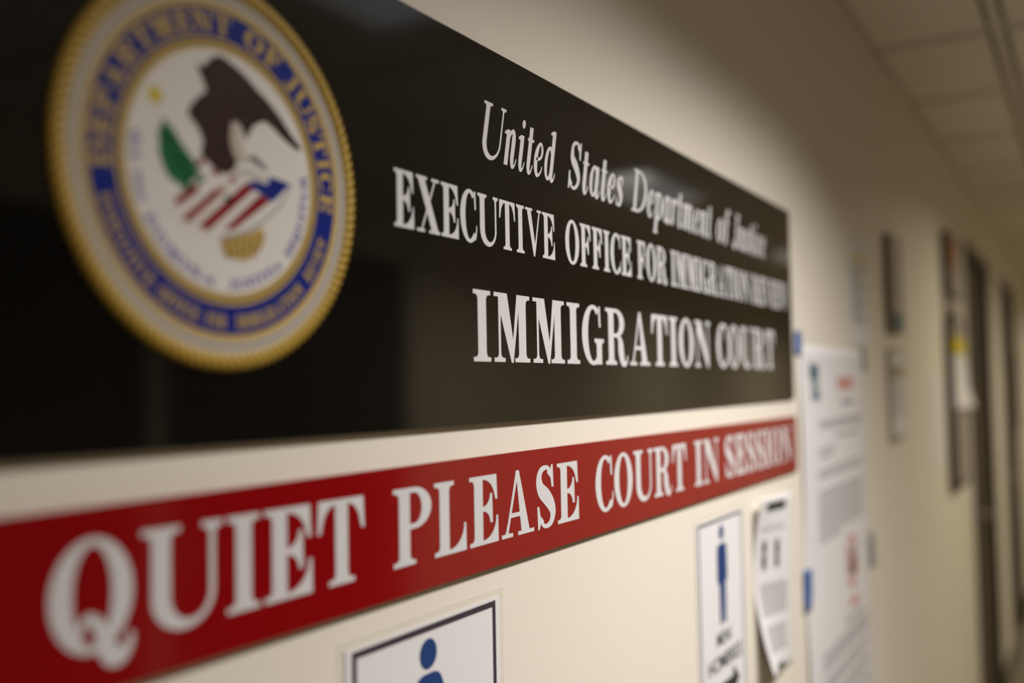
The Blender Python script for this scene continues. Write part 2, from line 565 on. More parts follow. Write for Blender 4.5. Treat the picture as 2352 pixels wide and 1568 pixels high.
def set_words(face, words, base, top, parent, name, depth, m, slant=0.0, gap=0.10, label=None):
    """words: (text, x0, x1) in metres on the wall plane"""
    h = holder(name, parent)
    for word, x0, x1 in words:
        wd, gl = compose(face, word, gap)
        H = top - base
        sl = slant * H
        sx = (x1 - x0 - (sl if slant else 0)) / wd
        for gx, gw, g in gl:
            f = lambda p, gx=gx: near((x0 + (gx + p[0]) * sx + p[1] * sl, base + p[1] * H), depth)
            flat('letter', [map_comp(c, f) for c in g], m, h, depth)
    return h


# ------------------------------------------------------------------ setting
XB, XE = -1.6, 13.6       # the corridor's ends
YO = -2.44                # opposite wall
D1, D2 = (4.86, 5.88), (6.74, 7.74)
DH = CZ + 0.615

# wall with two door openings
o = boxes('wall_left', [(XB, D1[0], 0, .14, 0, CEIL + .1), (D1[1], D2[0], 0, .14, 0, CEIL + .1), (D2[1], XE, 0, .14, 0, CEIL + .1),
                        (D1[0], D1[1], 0, .14, DH, CEIL + .1), (D2[0], D2[1], 0, .14, DH, CEIL + .1)], M['wall'])
struct(o)
D3, D4 = (0.95, 2.40), (2.50, 3.95)
o = boxes('wall_right', [(XB, D3[0], YO - .14, YO, 0, CEIL + .1), (D3[1], D4[0], YO - .14, YO, 0, CEIL + .1), (D4[1], XE, YO - .14, YO, 0, CEIL + .1),
                         (D3[0], D3[1], YO - .14, YO, DH, CEIL + .1), (D4[0], D4[1], YO - .14, YO, DH, CEIL + .1)], M['wallr'])
struct(o)
struct(boxes('wall_back', [(XB - .14, XB, YO - .14, .14, 0, CEIL + .1)], M['wall']))
struct(boxes('wall_far', [(XE, XE + .14, YO - .14, .14, 0, CEIL + .1)], M['wall']))
struct(boxes('floor', [(XB - .14, XE + .14, YO - .14, .14, -.05, 0)], M['floor']))
for nm, y0, y1, ds in (('baseboard_left', -.008, 0, (D1, D2)), ('baseboard_right', YO, YO + .008, (D3, D4))):
    xs = [XB] + [v for d in ds for v in d] + [XE]
    struct(boxes(nm, [(xs[i], xs[i + 1], y0, y1, 0, .1) for i in range(0, len(xs), 2)], M['base']))

# suspended ceiling: recessed tee bars with stepped tiles hanging a little lower
ce = struct(boxes('ceiling', [(XB - .14, XE + .14, YO - .14, .14, CEIL + .016, CEIL + .05)], M['gap_shade']))
T = 0.61
ys = [0.0, -0.30, -0.91, -1.52, -2.13, YO]
x0 = 2.82 - T * 8
xs = [x for x in [x0 + T * i for i in range(30)] if XB < x < XE]
xs = [XB] + xs + [XE]
tl = []
for a, b in zip(xs, xs[1:]):
    for c, d in zip(ys, ys[1:]):
        tl.append((a + .026, b - .026, d + .026, c - (.004 if c == 0 else .026), CEIL, CEIL + .017))
boxes('ceiling_tile_field', tl, M['tile'], ce)
tb = [(x - .012, x + .012, YO, 0, CEIL + .004, CEIL + .017) for x in xs[1:-1]] + [(XB, XE, y - .012, y + .012, CEIL + .003, CEIL + .0165) for y in ys[1:-1]]
boxes('ceiling_tee_bar', tb, M['tee'], ce)


def door(name, x0, x1, yf, sgn):
    """yf: wall face; sgn +1 when the room lies at smaller y"""
    fr = struct(boxes(name, [tuple(v) for v in (
        (x0 - .0, x0 + .05, *sorted((yf - .012 * sgn, yf + .13 * sgn)), 0, DH),
        (x1 - .05, x1 + .0, *sorted((yf - .012 * sgn, yf + .13 * sgn)), 0, DH),
        (x0 + .05, x1 - .05, *sorted((yf - .012 * sgn, yf + .13 * sgn)), DH - .05, DH))], M['frame']))
    boxes('door_slab', [(x0 + .05, x1 - .05, *sorted((yf + .02 * sgn, yf + .065 * sgn)), .01, DH - .05)], M['door'], fr)
    bm = bmesh.new()
    hx = x0 + .12
    add_box(bm, hx - .03, hx + .03, *sorted((yf + .012 * sgn, yf + .02 * sgn)), 1.0, 1.16, .003)
    add_box(bm, hx - .012, hx + .012, *sorted((yf - .04 * sgn, yf + .014 * sgn)), 1.06, 1.084, .003)
    add_box(bm, hx - .012, hx + .11, *sorted((yf - .052 * sgn, yf - .034 * sgn)), 1.06, 1.084, .004)
    put('door_handle', mesh_of(bm, 'door_handle'), M['steel'], fr)
    return fr


door('door_1', *D1, 0, 1)
door('door_2', *D2, 0, 1)
door('door_3', *D3, YO, -1)
door('door_4', *D4, YO, -1)

# ceiling fixtures (shallow louvred troffers)
FLAB = ['recessed ceiling light nearest the black court sign', 'recessed ceiling light before the first dark door', 'recessed ceiling light by the second dark door', 'recessed ceiling light farthest down the corridor']
for (fx_, fy_, _w, fh_, _b), la, lab in zip(FIX, LAMPS, FLAB):
    t = thing('ceiling_light', lab, 'light', (fx_, fy_, CEIL), 'ceiling lights along the corridor')
    L, Wd = fh_ + .03, .14
    fr = boxes('housing', [(-L - .03, L + .03, -Wd - .03, -Wd, -.03, .0), (-L - .03, L + .03, Wd, Wd + .03, -.03, .0), (-L - .03, -L, -Wd, Wd, -.03, 0), (L, L + .03, -Wd, Wd, -.03, 0)], M['housing'], t)
    boxes('lens', [(-L, L, -Wd, Wd, -.006, -.002)], M['lens'], t)
    la.parent = t
    la.location = (0, 0, -.012)

# ------------------------------------------------------------------ black court sign
S0 = 0.262
PT = 0.0048       # front face of the signs, from the wall


def plate(name, x0, x1, zb0, zb1, zt, d0, d1, m, parent):
    a = [near((x0, zb0), d1), near((x1, zb1), d1), near((x1, zt[1]), d1), near((x0, zt[0]), d1)]
    bm = bmesh.new()
    f = [bm.verts.new((x, -d1, z + CZ)) for x, z in a]
    b = [bm.verts.new((x, -d0, z + CZ)) for x, z in a]
    bm.faces.new(f)
    bm.faces.new(b[::-1])
    for i in range(4):
        j = (i + 1) % 4
        bm.faces.new((f[i], b[i], b[j], f[j]))
    bmesh.ops.recalc_face_normals(bm, faces=bm.faces)
    return put(name, mesh_of(bm, name), m, parent)


sign = thing('court_sign', 'large glossy black wall sign with a round gold and blue seal', 'sign')
plate('panel', S0, 1.8580, -.0335, -.0300, (.3195, .3180), .0012, PT, M['black'], sign)
plate('backing', S0 + .002, 1.8560, -.0318, -.0286, (.318, .3165), .0, .0012, M['core'], sign)
d = PT + .0002
set_words(ITAL, [('United', .768, .929), ('States', .946, 1.104), ('Department', 1.119, 1.424), ('of', 1.437, 1.507), ('Justice', 1.515, 1.704)],
          .2138, .2680, sign, 'department_line', d, M['letter'], slant=.24, gap=.045)
set_words(COND, [('EXECUTIVE', .6395, .9165), ('OFFICE', .940, 1.1155), ('FOR', 1.1335, 1.2325), ('IMMIGRATION', 1.2475, 1.597), ('REVIEW', 1.612, 1.828)],
          .1316, .1788, sign, 'office_line', d, M['letter'], gap=.07)
set_words(BOLD, [('IMMIGRATION', .7550, 1.396), ('COURT', 1.426, 1.733)], .0242, .0895, sign, 'court_line', d, M['letter'], gap=.10)

# the seal
SX, SZ, SR = 0.46084, 0.14241, 0.12900
DS = PT + .0016
seal = holder('seal', sign)
sc = lambda p: near((SX + p[0] * SR, SZ + p[1] * SR), DS)


def disc(name, r, m, depth, parent):
    return flat(name, [arc(0, 0, r, r, 0, 360, 120)[:-1]], m, parent, depth, sc)


def ring(name, r0, r1, m, depth, parent):
    return flat(name, [('strip', arc(0, 0, r1, r1, 0, 360, 140), arc(0, 0, r0, r0, 0, 360, 140))], m, parent, depth, sc)


# body of the seal: a thin disc standing off the panel
bm = bmesh.new()
n = 120
cx, cz = sc((0, 0))
rr = SR * (DW - DS) / DW
fv = [bm.verts.new((cx + .955 * rr * math.cos(2 * PI * i / n), -DS, CZ + cz + .955 * rr * math.sin(2 * PI * i / n))) for i in range(n)]
bv = [bm.verts.new((v.co.x, -PT, v.co.z)) for v in fv]
bm.faces.new(fv)
for i in range(n):
    j = (i + 1) % n
    bm.faces.new((fv[i], bv[i], bv[j], fv[j]))
bmesh.ops.recalc_face_normals(bm, faces=bm.faces)
put('seal_disc', mesh_of(bm, 'seal_disc'), M['cream'], seal)
# twisted rope rim
bm = bmesh.new()
NT, NP, TW = 1200, 12, 118
rows = []
for i in range(NT):
    th = 2 * PI * i / NT
    row = []
    for j in range(NP):
        ph = 2 * PI * j / NP
        lob = 1 + .55 * abs(math.sin((TW * th + 2.2 * ph) * .5)) - .33
        ra = .952 * rr + .040 * rr * lob * math.cos(ph)
        yy = -DS - .0022 * lob * math.sin(ph) + .0006
        row.append(bm.verts.new((cx + ra * math.cos(th), yy, CZ + cz + ra * math.sin(th))))
    rows.append(row)
for i in range(NT):
    a, b = rows[i], rows[(i + 1) % NT]
    for j in range(NP):
        k = (j + 1) % NP
        bm.faces.new((a[j], a[k], b[k], b[j]))
bmesh.ops.recalc_face_normals(bm, faces=bm.faces)
for f in bm.faces:
    f.smooth = True
put('rope_rim', mesh_of(bm, 'rope_rim'), M['gold'], seal)
tw_ = []
for i in range(118):
    a = 360 * i / 118
    pl = lambda r, t: (r * math.cos(math.radians(t)), r * math.sin(math.radians(t)))
    tw_.append([pl(.918, a), pl(.918, a + .45), pl(.955, a + 1.6), pl(.989, a + 3.2), pl(.989, a + 2.5), pl(.955, a + 1.0)])
flat('rope_twist_lines', tw_, M['ochre'], seal, DS + .0022, lambda p: near((SX + p[0] * SR, SZ + p[1] * SR), DS), step=0)
e = DS + .0001
ring('silver_ring', .848, .912, M['cream'], e, seal)
ring('silver_ring_line', .872, .885, M['greyl'], e + 5e-5, seal)
ring('outer_gold_ring', .815, .848, M['gold2'], e, seal)
ring('blue_band', .668, .815, M['blue'], e, seal)
ring('inner_gold_ring', .612, .670, M['gold2'], e + 5e-5, seal)
ring('inner_gold_line', .640, .650, M['brown'], e + 1e-4, seal)
disc('white_field', .612, M['field'], e, seal)


def ring_text(name, words, r0, r1, inside_up, m, depth, gap=.12):
    """words: (text, start angle, end angle). inside_up False: letters' tops point outward, read clockwise over the top."""
    comps = []
    for word, a0, a1 in words:
        wd, gl = compose(TINY, word, gap)
        for gx, gw, g in gl:
            for c in g:
                def f(p, gx=gx):
                    t = math.radians(a0 + (a1 - a0) * (gx + p[0]) / wd)
                    r = (r1 - (r1 - r0) * p[1]) if inside_up else (r0 + (r1 - r0) * p[1])
                    return (r * math.cos(t), r * math.sin(t))
                comps.append(map_comp(c, f))
    return flat(name, comps, m, seal, depth, sc, step=1e-6)


ring_text('department_ring_text', [('DEPARTMENT', 188, 88), ('OF', 80.5, 59.5), ('JUSTICE', 54, -7.5)], .692, .800, False, M['gold2'], e + 1e-4)
ring_text('office_ring_text', [('EXECUTIVE', -163, -128), ('OFFICE', -124.5, -104.7), ('FOR', -101, -90.7), ('IMMIGRATION', -86, -45), ('REVIEW', -40.5, -19.4)], .718, .787, True, M['gold2'], e + 1e-4)
ring_text('motto_ring_text', [('QUI', 170, 184), ('PRO', 189, 203), ('DOMINA', 209, 262), ('JUSTITIA', 271, 312), ('SEQUITUR', 318, 368.5)], .535, .588, True, M['lilac'], e + 1e-4)

P_ = dict(
    eagle=[(-0.196, 0.499), (-0.153, 0.503), (-0.108, 0.555), (-0.061, 0.582), (-0.019, 0.581), (0.035, 0.562), (0.09, 0.541), (0.146, 0.513), (0.203, 0.476), (0.296, 0.427), (0.381, 0.364), (0.466, 0.286), (0.542, 0.229), (0.51, 0.214), (0.404, 0.256), (0.319, 0.303), (0.26, 0.324), (0.213, 0.297), (0.178, 0.276), (0.126, 0.194), (0.105, 0.243), (0.072, 0.277), (0.025, 0.263), (0.011, 0.19), (0.024, 0.12), (0.065, 0.061), (0.037, 0.015), (-0.017, -0.011), (-0.081, 0.002), (-0.132, 0.032), (-0.173, 0.064), (-0.156, 0.131), (-0.187, 0.188), (-0.232, 0.225), (-0.254, 0.243), (-0.237, 0.287), (-0.196, 0.336), (-0.135, 0.383), (-0.153, 0.426), (-0.176, 0.46)],
    olive=[(-0.4, 0.179), (-0.353, 0.159), (-0.315, 0.113), (-0.277, 0.067), (-0.228, 0.03), (-0.19, -0.002), (-0.217, -0.054), (-0.258, -0.116), (-0.307, -0.108), (-0.364, -0.087), (-0.4, -0.04), (-0.426, 0.03), (-0.422, 0.099)],
    shield=[(-0.178, 0.044), (-0.188, -0.009), (-0.189, -0.08), (-0.335, -0.197), (-0.35, -0.237), (-0.331, -0.266), (-0.269, -0.299), (-0.179, -0.323), (-0.046, -0.326), (0.084, -0.294), (0.231, -0.216), (0.363, -0.112), (0.469, 0.018), (0.353, 0.029), (0.258, 0.063), (0.166, 0.11), (0.098, 0.067), (0.031, 0.014)],
    chief=[(0.113, -0.042), (0.211, 0.012), (0.292, 0.031), (0.353, 0.029), (0.453, 0.015), (0.315, -0.102), (0.21, -0.063)],
    stripes=[[(-0.189, -0.080), (-0.189, -0.126), (-0.322, -0.222), (-0.335, -0.184)], [(-0.082, -0.094), (-0.025, -0.098), (-0.252, -0.288), (-0.292, -0.266)],
             [(0.113, -0.038), (0.185, -0.052), (-0.130, -0.311), (-0.194, -0.294)], [(0.225, -0.073), (0.299, -0.098), (0.042, -0.282), (-0.034, -0.293)],
             [(-0.178, 0.044), (-0.142, 0.039), (-0.188, -0.009), (-0.203, 0.012)], [(-0.096, 0.003), (-0.044, -0.008), (-0.076, -0.033), (-0.107, -0.015)], [(0.01, -0.014), (0.064, -0.013), (0.031, -0.056), (0.014, -0.042)]],
    arrows=[(0.031, 0.039), (0.098, 0.067), (0.153, 0.053), (0.234, 0.068), (0.292, 0.01), (0.269, -0.016), (0.187, -0.009), (0.13, -0.018), (0.075, -0.007)],
    arrowline=[(0.126, 0.106), (0.188, 0.127), (0.281, 0.076), (0.258, 0.055), (0.177, 0.083)],
    talon=[(-0.055, -0.074), (-0.013, -0.059), (-0.023, -0.109), (-0.061, -0.123)],
    knot=[(-0.023, -0.125), (0.02, -0.114), (0.03, -0.149), (-0.013, -0.168)],
    rim=[(0.469, 0.018), (0.363, -0.112), (0.231, -0.216), (0.084, -0.294), (-0.046, -0.33), (-0.046, -0.345), (0.09, -0.306), (0.240, -0.225), (0.374, -0.117), (0.475, 0.012)],
    tail=[(-0.046, -0.346), (0.029, -0.324), (0.14, -0.287), (0.237, -0.245), (0.26, -0.293), (0.241, -0.345), (0.184, -0.402), (0.105, -0.436), (0.007, -0.423), (-0.044, -0.39)],
    leg=[(0.025, 0.259), (0.072, 0.269), (0.088, 0.206), (0.115, 0.112), (0.126, 0.073), (0.075, 0.072), (0.032, 0.121), (0.016, 0.183)])
e2 = e + 2e-4
sh = flat('shield', [P_['shield']], M['field'], seal, e2, sc)
flat('shield_stripes', P_['stripes'], M['redp'], seal, e2 + 1e-4, sc)
flat('shield_chief', [P_['chief']], M['blue'], seal, e2 + 1e-4, sc)
flat('shield_rim', [P_['rim']], M['greyl'], seal, e2 + 1e-4, sc)
flat('arrow_bundle', [P_['arrows']], M['field'], seal, e2 + 2e-4, sc)
flat('arrow_outline', [P_['arrowline']] + [stroke([(.06, .02, .008), (.16, .035, .008), (.27, .0, .008)]), stroke([(.05, .0, .006), (.15, .012, .006), (.25, -.012, .006)])], M['greyl'], seal, e2 + 3e-4, sc)
# olive branch: body plus separate leaves fringing it
lv = [P_['olive']]
for i in range(11):
    t = i / 10
    bx, by = -.405 + .19 * t, .17 - .24 * t
    for sg in (-1, 1):
        a = math.radians(-52 + sg * 62)
        lx, ly = math.cos(a + PI), math.sin(a + PI)
        ww = .075 * (0.55 + 1.2 * t * (1.25 - t))
        ex, ey = bx + sg * .075 * (.4 + t) * .9 * .8, by - .05 + sg * .045
        lv.append(stroke([(bx, by - .03, .004), ((bx + ex) / 2, (by + ey) / 2 + .005, .026), (ex, ey + .02, .004)], 4))
flat('olive_branch', lv, M['green'], seal, e2 + 2e-4, sc, step=1e-6)
flat('olive_vein', [stroke([(-.40, .15, .006), (-.33, .02, .012), (-.24, -.08, .02)])] + [stroke([(-.37 + .03 * i, .10 - .045 * i, .006), (-.33 + .03 * i, .085 - .045 * i, .01), (-.31 + .03 * i, .09 - .045 * i, .004)]) for i in range(4)], M['greend'], seal, e2 + 3e-4, sc)
flat('eagle_body', [P_['eagle']], M['brown'], seal, e2 + 2e-4, sc)
flat('eagle_wing_feathers', [stroke([(-.02, .37, .006), (.10, .385, .02), (.24, .36, .006)]), stroke([(.05, .33, .006), (.16, .335, .016), (.30, .32, .005)]), stroke([(-.18, .28, .005), (-.10, .30, .015), (-.03, .35, .005)]), stroke([(-.05, .24, .004), (-.03, .15, .012), (-.01, .05, .004)])], M['brownd'], seal, e2 + 3e-4, sc)
flat('eagle_leg', [P_['leg']], M['cream'], seal, e2 + 2e-4, sc)
flat('eagle_talon', [P_['talon']], M['tan'], seal, e2 + 3e-4, sc)
flat('ribbon_knot', [P_['knot']], M['brownd'], seal, e2 + 3e-4, sc)
flat('tail_feathers', [P_['tail']] + [stroke([(-.02 + .05 * i, -.35 + .012 * i, .03), (-.01 + .04 * i, -.40 + .008 * i, .03), (.0 + .035 * i, -.437 + .005 * i, .012)]) for i in range(6)], M['gold2'], seal, e2 + 2e-4, sc)
flat('tail_feather_lines', [stroke([(-.02 + .05 * i, -.34 + .012 * i, .005), (.0 + .04 * i, -.43 + .008 * i, .008)]) for i in range(6)], M['brown'], seal, e2 + 3e-4, sc)
st_ = []
for i in range(16):
    r = .052 if i % 2 == 0 else .032
    st_.append((-.447 + r * math.cos(2 * PI * i / 16), .287 + r * math.sin(2 * PI * i / 16)))
flat('star', [st_], M['yellow'], seal, e2, sc)

# ------------------------------------------------------------------ red sign
rs = thing('quiet_sign', 'long narrow red wall sign with white capitals under the black sign', 'sign')
plate('panel', S0, 1.8640, -.1645, -.1628, (-.0615, -.0622), .0012, PT, M['red'], rs)
plate('backing', S0 + .002, 1.8620, -.1628, -.1612, (-.0632, -.0640), .0, .0012, M['core'], rs)
set_words(BOLD, [('QUIET', .3335, .5970), ('PLEASE', .6330, .9600), ('COURT', 1.0010, 1.2850), ('IN', 1.3175, 1.4205), ('SESSION', 1.4490, 1.8270)],
          -.1409, -.0792, rs, 'quiet_line', d, M['letter'], gap=.075)


# ------------------------------------------------------------------ restroom signs
def font_text(name, body, x0, x1, z0, z1, m, parent, depth):
    cu = bpy.data.curves.new('text', 'FONT')
    cu.body = body
    cu.resolution_u = 4
    cu.offset = 0.006
    to = bpy.data.objects.new('text', cu)
    COL.objects.link(to)
    bpy.context.view_layer.update()
    me = bpy.data.meshes.new_from_object(to.evaluated_get(bpy.context.evaluated_depsgraph_get()))
    bpy.data.objects.remove(to)
    xs_ = [v.co.x for v in me.vertices]
    ys_ = [v.co.y for v in me.vertices]
    for v in me.vertices:
        x = x0 + (v.co.x - min(xs_)) / (max(xs_) - min(xs_)) * (x1 - x0)
        z = z0 + (v.co.y - min(ys_)) / (max(ys_) - min(ys_)) * (z1 - z0)
        v.co = (x, -depth, z + CZ)
    me.materials.clear()
    return put(name, me, m, parent)


def frame_strips(x0, z0, x1, z1, t):
    return [rect(x0, z1 - t, x1, z1), rect(x0, z0, x1, z0 + t), rect(x0, z0 + t, x0 + t, z1 - t), rect(x1 - t, z0 + t, x1, z1 - t)]


def restroom(label, x0, x1, zt, zb, bt, figure):
    t = thing('restroom_sign', label, 'sign', group='laminated restroom signs under the red sign')
    boxes('paper', [(x0, x1, -.0010, -.0002, CZ + zb, CZ + zt)], M['paper'], t)
    fm = .0075
    bm = bmesh.new()
    for (a, b, c, d_) in ((x0 - fm, x1 + fm, zt, zt + fm), (x0 - fm, x1 + fm, zb - fm, zb), (x0 - fm, x0, zb, zt), (x1, x1 + fm, zb, zt)):
        add_box(bm, a, b, -.0012, -.0003, CZ + c, CZ + d_)
    put('laminate_edge', mesh_of(bm, 'laminate_edge'), M['film'], t)
    flat('printed_border', frame_strips(x0 + .0075, zb + .0075, x1 - .0075, zt - .0025, bt), M['border'], t, .0013)
    figure(t)
    return t


def woman(t):
    cx = .6762
    flat('figure', [arc(cx, -.2160, .0118, .0122, 0, 360, 40)[:-1],
                    catmull([(cx, -.2318), (cx + .012, -.2330), (cx + .019, -.240), (cx + .024, -.256), (cx + .032, -.290), (cx + .036, -.308), (cx + .029, -.310), (cx + .017, -.268),
                             (cx + .033, -.325), (cx + .033, -.328), (cx + .013, -.329), (cx + .013, -.380), (cx + .003, -.381), (cx + .001, -.330),
                             (cx - .001, -.330), (cx - .003, -.381), (cx - .013, -.380), (cx - .013, -.329), (cx - .033, -.328), (cx - .033, -.325), (cx - .017, -.268),
                             (cx - .029, -.310), (cx - .036, -.308), (cx - .032, -.290), (cx - .024, -.256), (cx - .019, -.240), (cx - .012, -.2330)], 4, True)], M['figure'], t, .0015)


def man(t):
    cx = 1.4175
    flat('figure', [arc(cx, -.2165, .0100, .0108, 0, 360, 32)[:-1],
                    catmull([(cx, -.2325), (cx + .014, -.2330), (cx + .0205, -.239), (cx + .0215, -.262), (cx + .0215, -.285), (cx + .018, -.288), (cx + .0155, -.284),
                             (cx + .0145, -.256), (cx + .0140, -.262), (cx + .0140, -.342), (cx + .009, -.346), (cx + .003, -.342), (cx + .0012, -.292),
                             (cx - .0012, -.292), (cx - .003, -.342), (cx - .009, -.346), (cx - .0140, -.342), (cx - .0140, -.262), (cx - .0145, -.256),
                             (cx - .0155, -.284), (cx - .018, -.288), (cx - .0215, -.285), (cx - .0215, -.262), (cx - .0205, -.239), (cx - .014, -.2330)], 3, True)], M['figure'], t, .0015)
    font_text('men_lettering', 'MEN/', 1.387, 1.452, -.3765, -.3575, M['ink'], t, .0015)
    font_text('hombres_lettering', 'HOMBRES', 1.347, 1.497, -.4105, -.3885, M['ink'], t, .0015)
    flat('arrow', [[(1.485, -.4390), (1.455, -.4165), (1.455, -.4310), (1.375, -.4310), (1.375, -.4470), (1.455, -.4470), (1.455, -.4615)]], M['ink'], t, .0015)


restroom('white laminated sign, thick dark border, blue figure, below the word PLEASE', .5720, .7900, -.1905, -.4700, .0052, woman)
restroom('white laminated MEN / HOMBRES sign with slim blue man figure', 1.3130, 1.5220, -.1930, -.4720, .0038, man)


# ------------------------------------------------------------------ curling notice
def curl(u, v):
    L = .017 * (1 - v / .45) ** 2 if v < .45 else (.030 * ((v - .5) / .5) ** 1.5 if v > .5 else 0)
    R = .008 * (1 - v)
    return .0008 + R + (L - R) * (1 - u) ** 1.4


NX0, NX1, NZ0, NZ1 = 1.573, 1.783, -.4680, -.1900


def on_notice(u, v, off=0.0):
    return (NX0 + (NX1 - NX0) * u, -curl(u, v) - off, CZ + NZ1 + (NZ0 - NZ1) * v + .006 * (1 - u) * (1 - v) - .004 * u - .020 * u * v + .004 * (1 - u) * v)


def patch(name, rects, m, parent, surf, off, n=6):
    bm = bmesh.new()
    for (u0, v0, u1, v1) in rects:
        g = [[bm.verts.new(surf(u0 + (u1 - u0) * i / n, v0 + (v1 - v0) * j / n, off)) for i in range(n + 1)] for j in range(n + 1)]
        for j in range(n):
            for i in range(n):
                bm.faces.new((g[j][i], g[j + 1][i], g[j + 1][i + 1], g[j][i + 1]))
    for f in bm.faces:
        f.smooth = True
    return put(name, mesh_of(bm, name), m, parent)


nt_ = thing('paper_notice', 'small white paper notice with curling corner beside the men sign', 'notice')
pp = patch('sheet', [(0, 0, 1, 1)], M['paper'], nt_, on_notice, 0, 40)
sm = pp.modifiers.new('thickness', 'SOLIDIFY')
sm.thickness = .0003
patch('heading_bar', [(.22, .035, .80, .085)], M['ink'], nt_, on_notice, .0004, 4)
rows = [(.12, .17 + .0, .80, .175), (.12, .19, .80, .198)]
for k in range(11):
    rows.append((.12, .50 + .017 * k, .86 if k % 4 else .8, .508 + .017 * k))
for k in range(9):
    rows.append((.16, .74 + .017 * k, .82 if k % 3 else .7, .748 + .017 * k))
patch('printed_text', rows, M['inkg'], nt_, on_notice, .0004, 4)['kind'] = 'stuff'
for ua, ub, marks in ((.17, .30, ((.19, .27, .28, .31), (.20, .34, .27, .40))), (.50, .64, ((.53, .28, .62, .34), (.53, .36, .61, .40)))):
    pc = patch('printed_picture', [(ua, .25, ub, .42)], M['inkg'], nt_, on_notice, .0004, 4)
    for mk in marks:
        patch('dark_mark', [mk], M['ink'], pc, on_notice, .0006, 3)
patch('bottom_blot', [(.30, .955, .62, .985)], M['greend'], nt_, on_notice, .0004, 4)  # small dark blot at the sheet's bottom edge

# ------------------------------------------------------------------ large poster
po = thing('poster', 'large white poster with red heading and prohibition symbol, taped to wall', 'poster')
PX0, PX1, PZ0, PZ1 = 1.893, 2.490, -.8400, .0720


def bulge(x, z):
    v = (PZ1 - z) / (PZ1 - PZ0)
    u = (x - PX0) / (PX1 - PX0)
    return .0012 + .004 * (1 - u) ** 2 * math.sin(PI * min(1, max(0, v)) * 2.2) ** 2


def on_poster(u, v, off=0.0):
    x, z = PX0 + (PX1 - PX0) * u, PZ1 + (PZ0 - PZ1) * v
    return (x, -bulge(x, z) - off, CZ + z)


pp = patch('sheet', [(0, 0, 1, 1)], M['paper'], po, on_poster, 0, 40)
pp.modifiers.new('thickness', 'SOLIDIFY').thickness = .0003
pu = lambda x: (x - PX0) / (PX1 - PX0)
pv = lambda z: (PZ1 - z) / (PZ1 - PZ0)
pr = lambda x0, z0, x1, z1: (pu(x0), pv(z1), pu(x1), pv(z0))
patch('logo_block', [pr(1.972, .004, 2.040, .035), pr(1.980, -.036, 2.046, -.024)], M['teal'], po, on_poster, .0004, 3)
patch('logo_lettering', [pr(1.978, -.004, 2.040, .001), pr(1.978, -.012, 2.040, -.007), pr(1.980, -.021, 2.042, -.015)], M['teal'], po, on_poster, .0004, 3)
hd = []
for k in range(6):
    hd.append(pr(2.215 + .027 * k, -.018, 2.234 + .027 * k, .010))
patch('red_heading', hd, M['redink'], po, on_poster, .0004, 3)
ln = [pr(2.24, -.050, 2.37, -.040)]
for z, a, b in ((-.0800, 2.03, 2.46), (-.0905, 2.03, 2.44), (-.1130, 2.17, 2.42), (-.1350, 2.02, 2.16), (-.1480, 2.02, 2.14), (-.1770, 2.01, 2.44), (-.1890, 2.01, 2.44)):
    ln.append(pr(a, z - .0045, b, z + .001))
for k in range(9):
    ln.append(pr(2.01, -.2250 - .0118 * k, 2.44 if k != 8 else 2.2, -.2195 - .0118 * k))
ln.append(pr(2.215, -.521, 2.40, -.512))
for k in range(4):
    ln.append(pr(2.0, -.541 - .0098 * k, 2.45, -.536 - .0098 * k))
for blk in range(6):
    for k in range(3):
        z = -.588 - .042 * blk - .0098 * k
        ln.append(pr(2.0, z - .005, 2.45 - .05 * (k == 2), z))
patch('printed_text', ln, M['inkg'], po, on_poster, .0004, 4)['kind'] = 'stuff'
ccx, ccz, cr = 2.300, -.396, .0585


def poster_flat(name, comps, m, off):
    bm = bmesh.new()
    for c in comps:
        if isinstance(c, tuple):
            a = [bm.verts.new((p[0], -bulge(*p) - off, p[1] + CZ)) for p in c[1]]
            b = [bm.verts.new((p[0], -bulge(*p) - off, p[1] + CZ)) for p in c[2]]
            for i in range(len(a) - 1):
                bm.faces.new((a[i], a[i + 1], b[i + 1], b[i]))
        else:
            bm.faces.new([bm.verts.new((p[0], -bulge(*p) - off, p[1] + CZ)) for p in c])
    return put(name, mesh_of(bm, name), m, po)


poster_flat('prohibited_item', [catmull([(ccx - .02, ccz + .006), (ccx + .005, ccz + .022), (ccx + .030, ccz + .004), (ccx + .034, ccz - .024), (ccx + .01, ccz - .032), (ccx - .024, ccz - .024)], 4, True), rect(ccx + .012, ccz + .01, ccx + .024, ccz + .036)], M['ink'], .0005)
poster_flat('prohibition_ring', [('strip', arc(ccx, ccz, cr, cr, 0, 360, 40), arc(ccx, ccz, cr - .011, cr - .011, 0, 360, 40)), stroke([(ccx - .036, ccz + .036, .010), (ccx, ccz, .010), (ccx + .036, ccz - .036, .010)])], M['redink'], .0008)
patch('red_caption', [pr(2.265 + .02 * k, -.494, 2.280 + .02 * k, -.477) for k in range(5)], M['redink'], po, on_poster, .0004, 2)


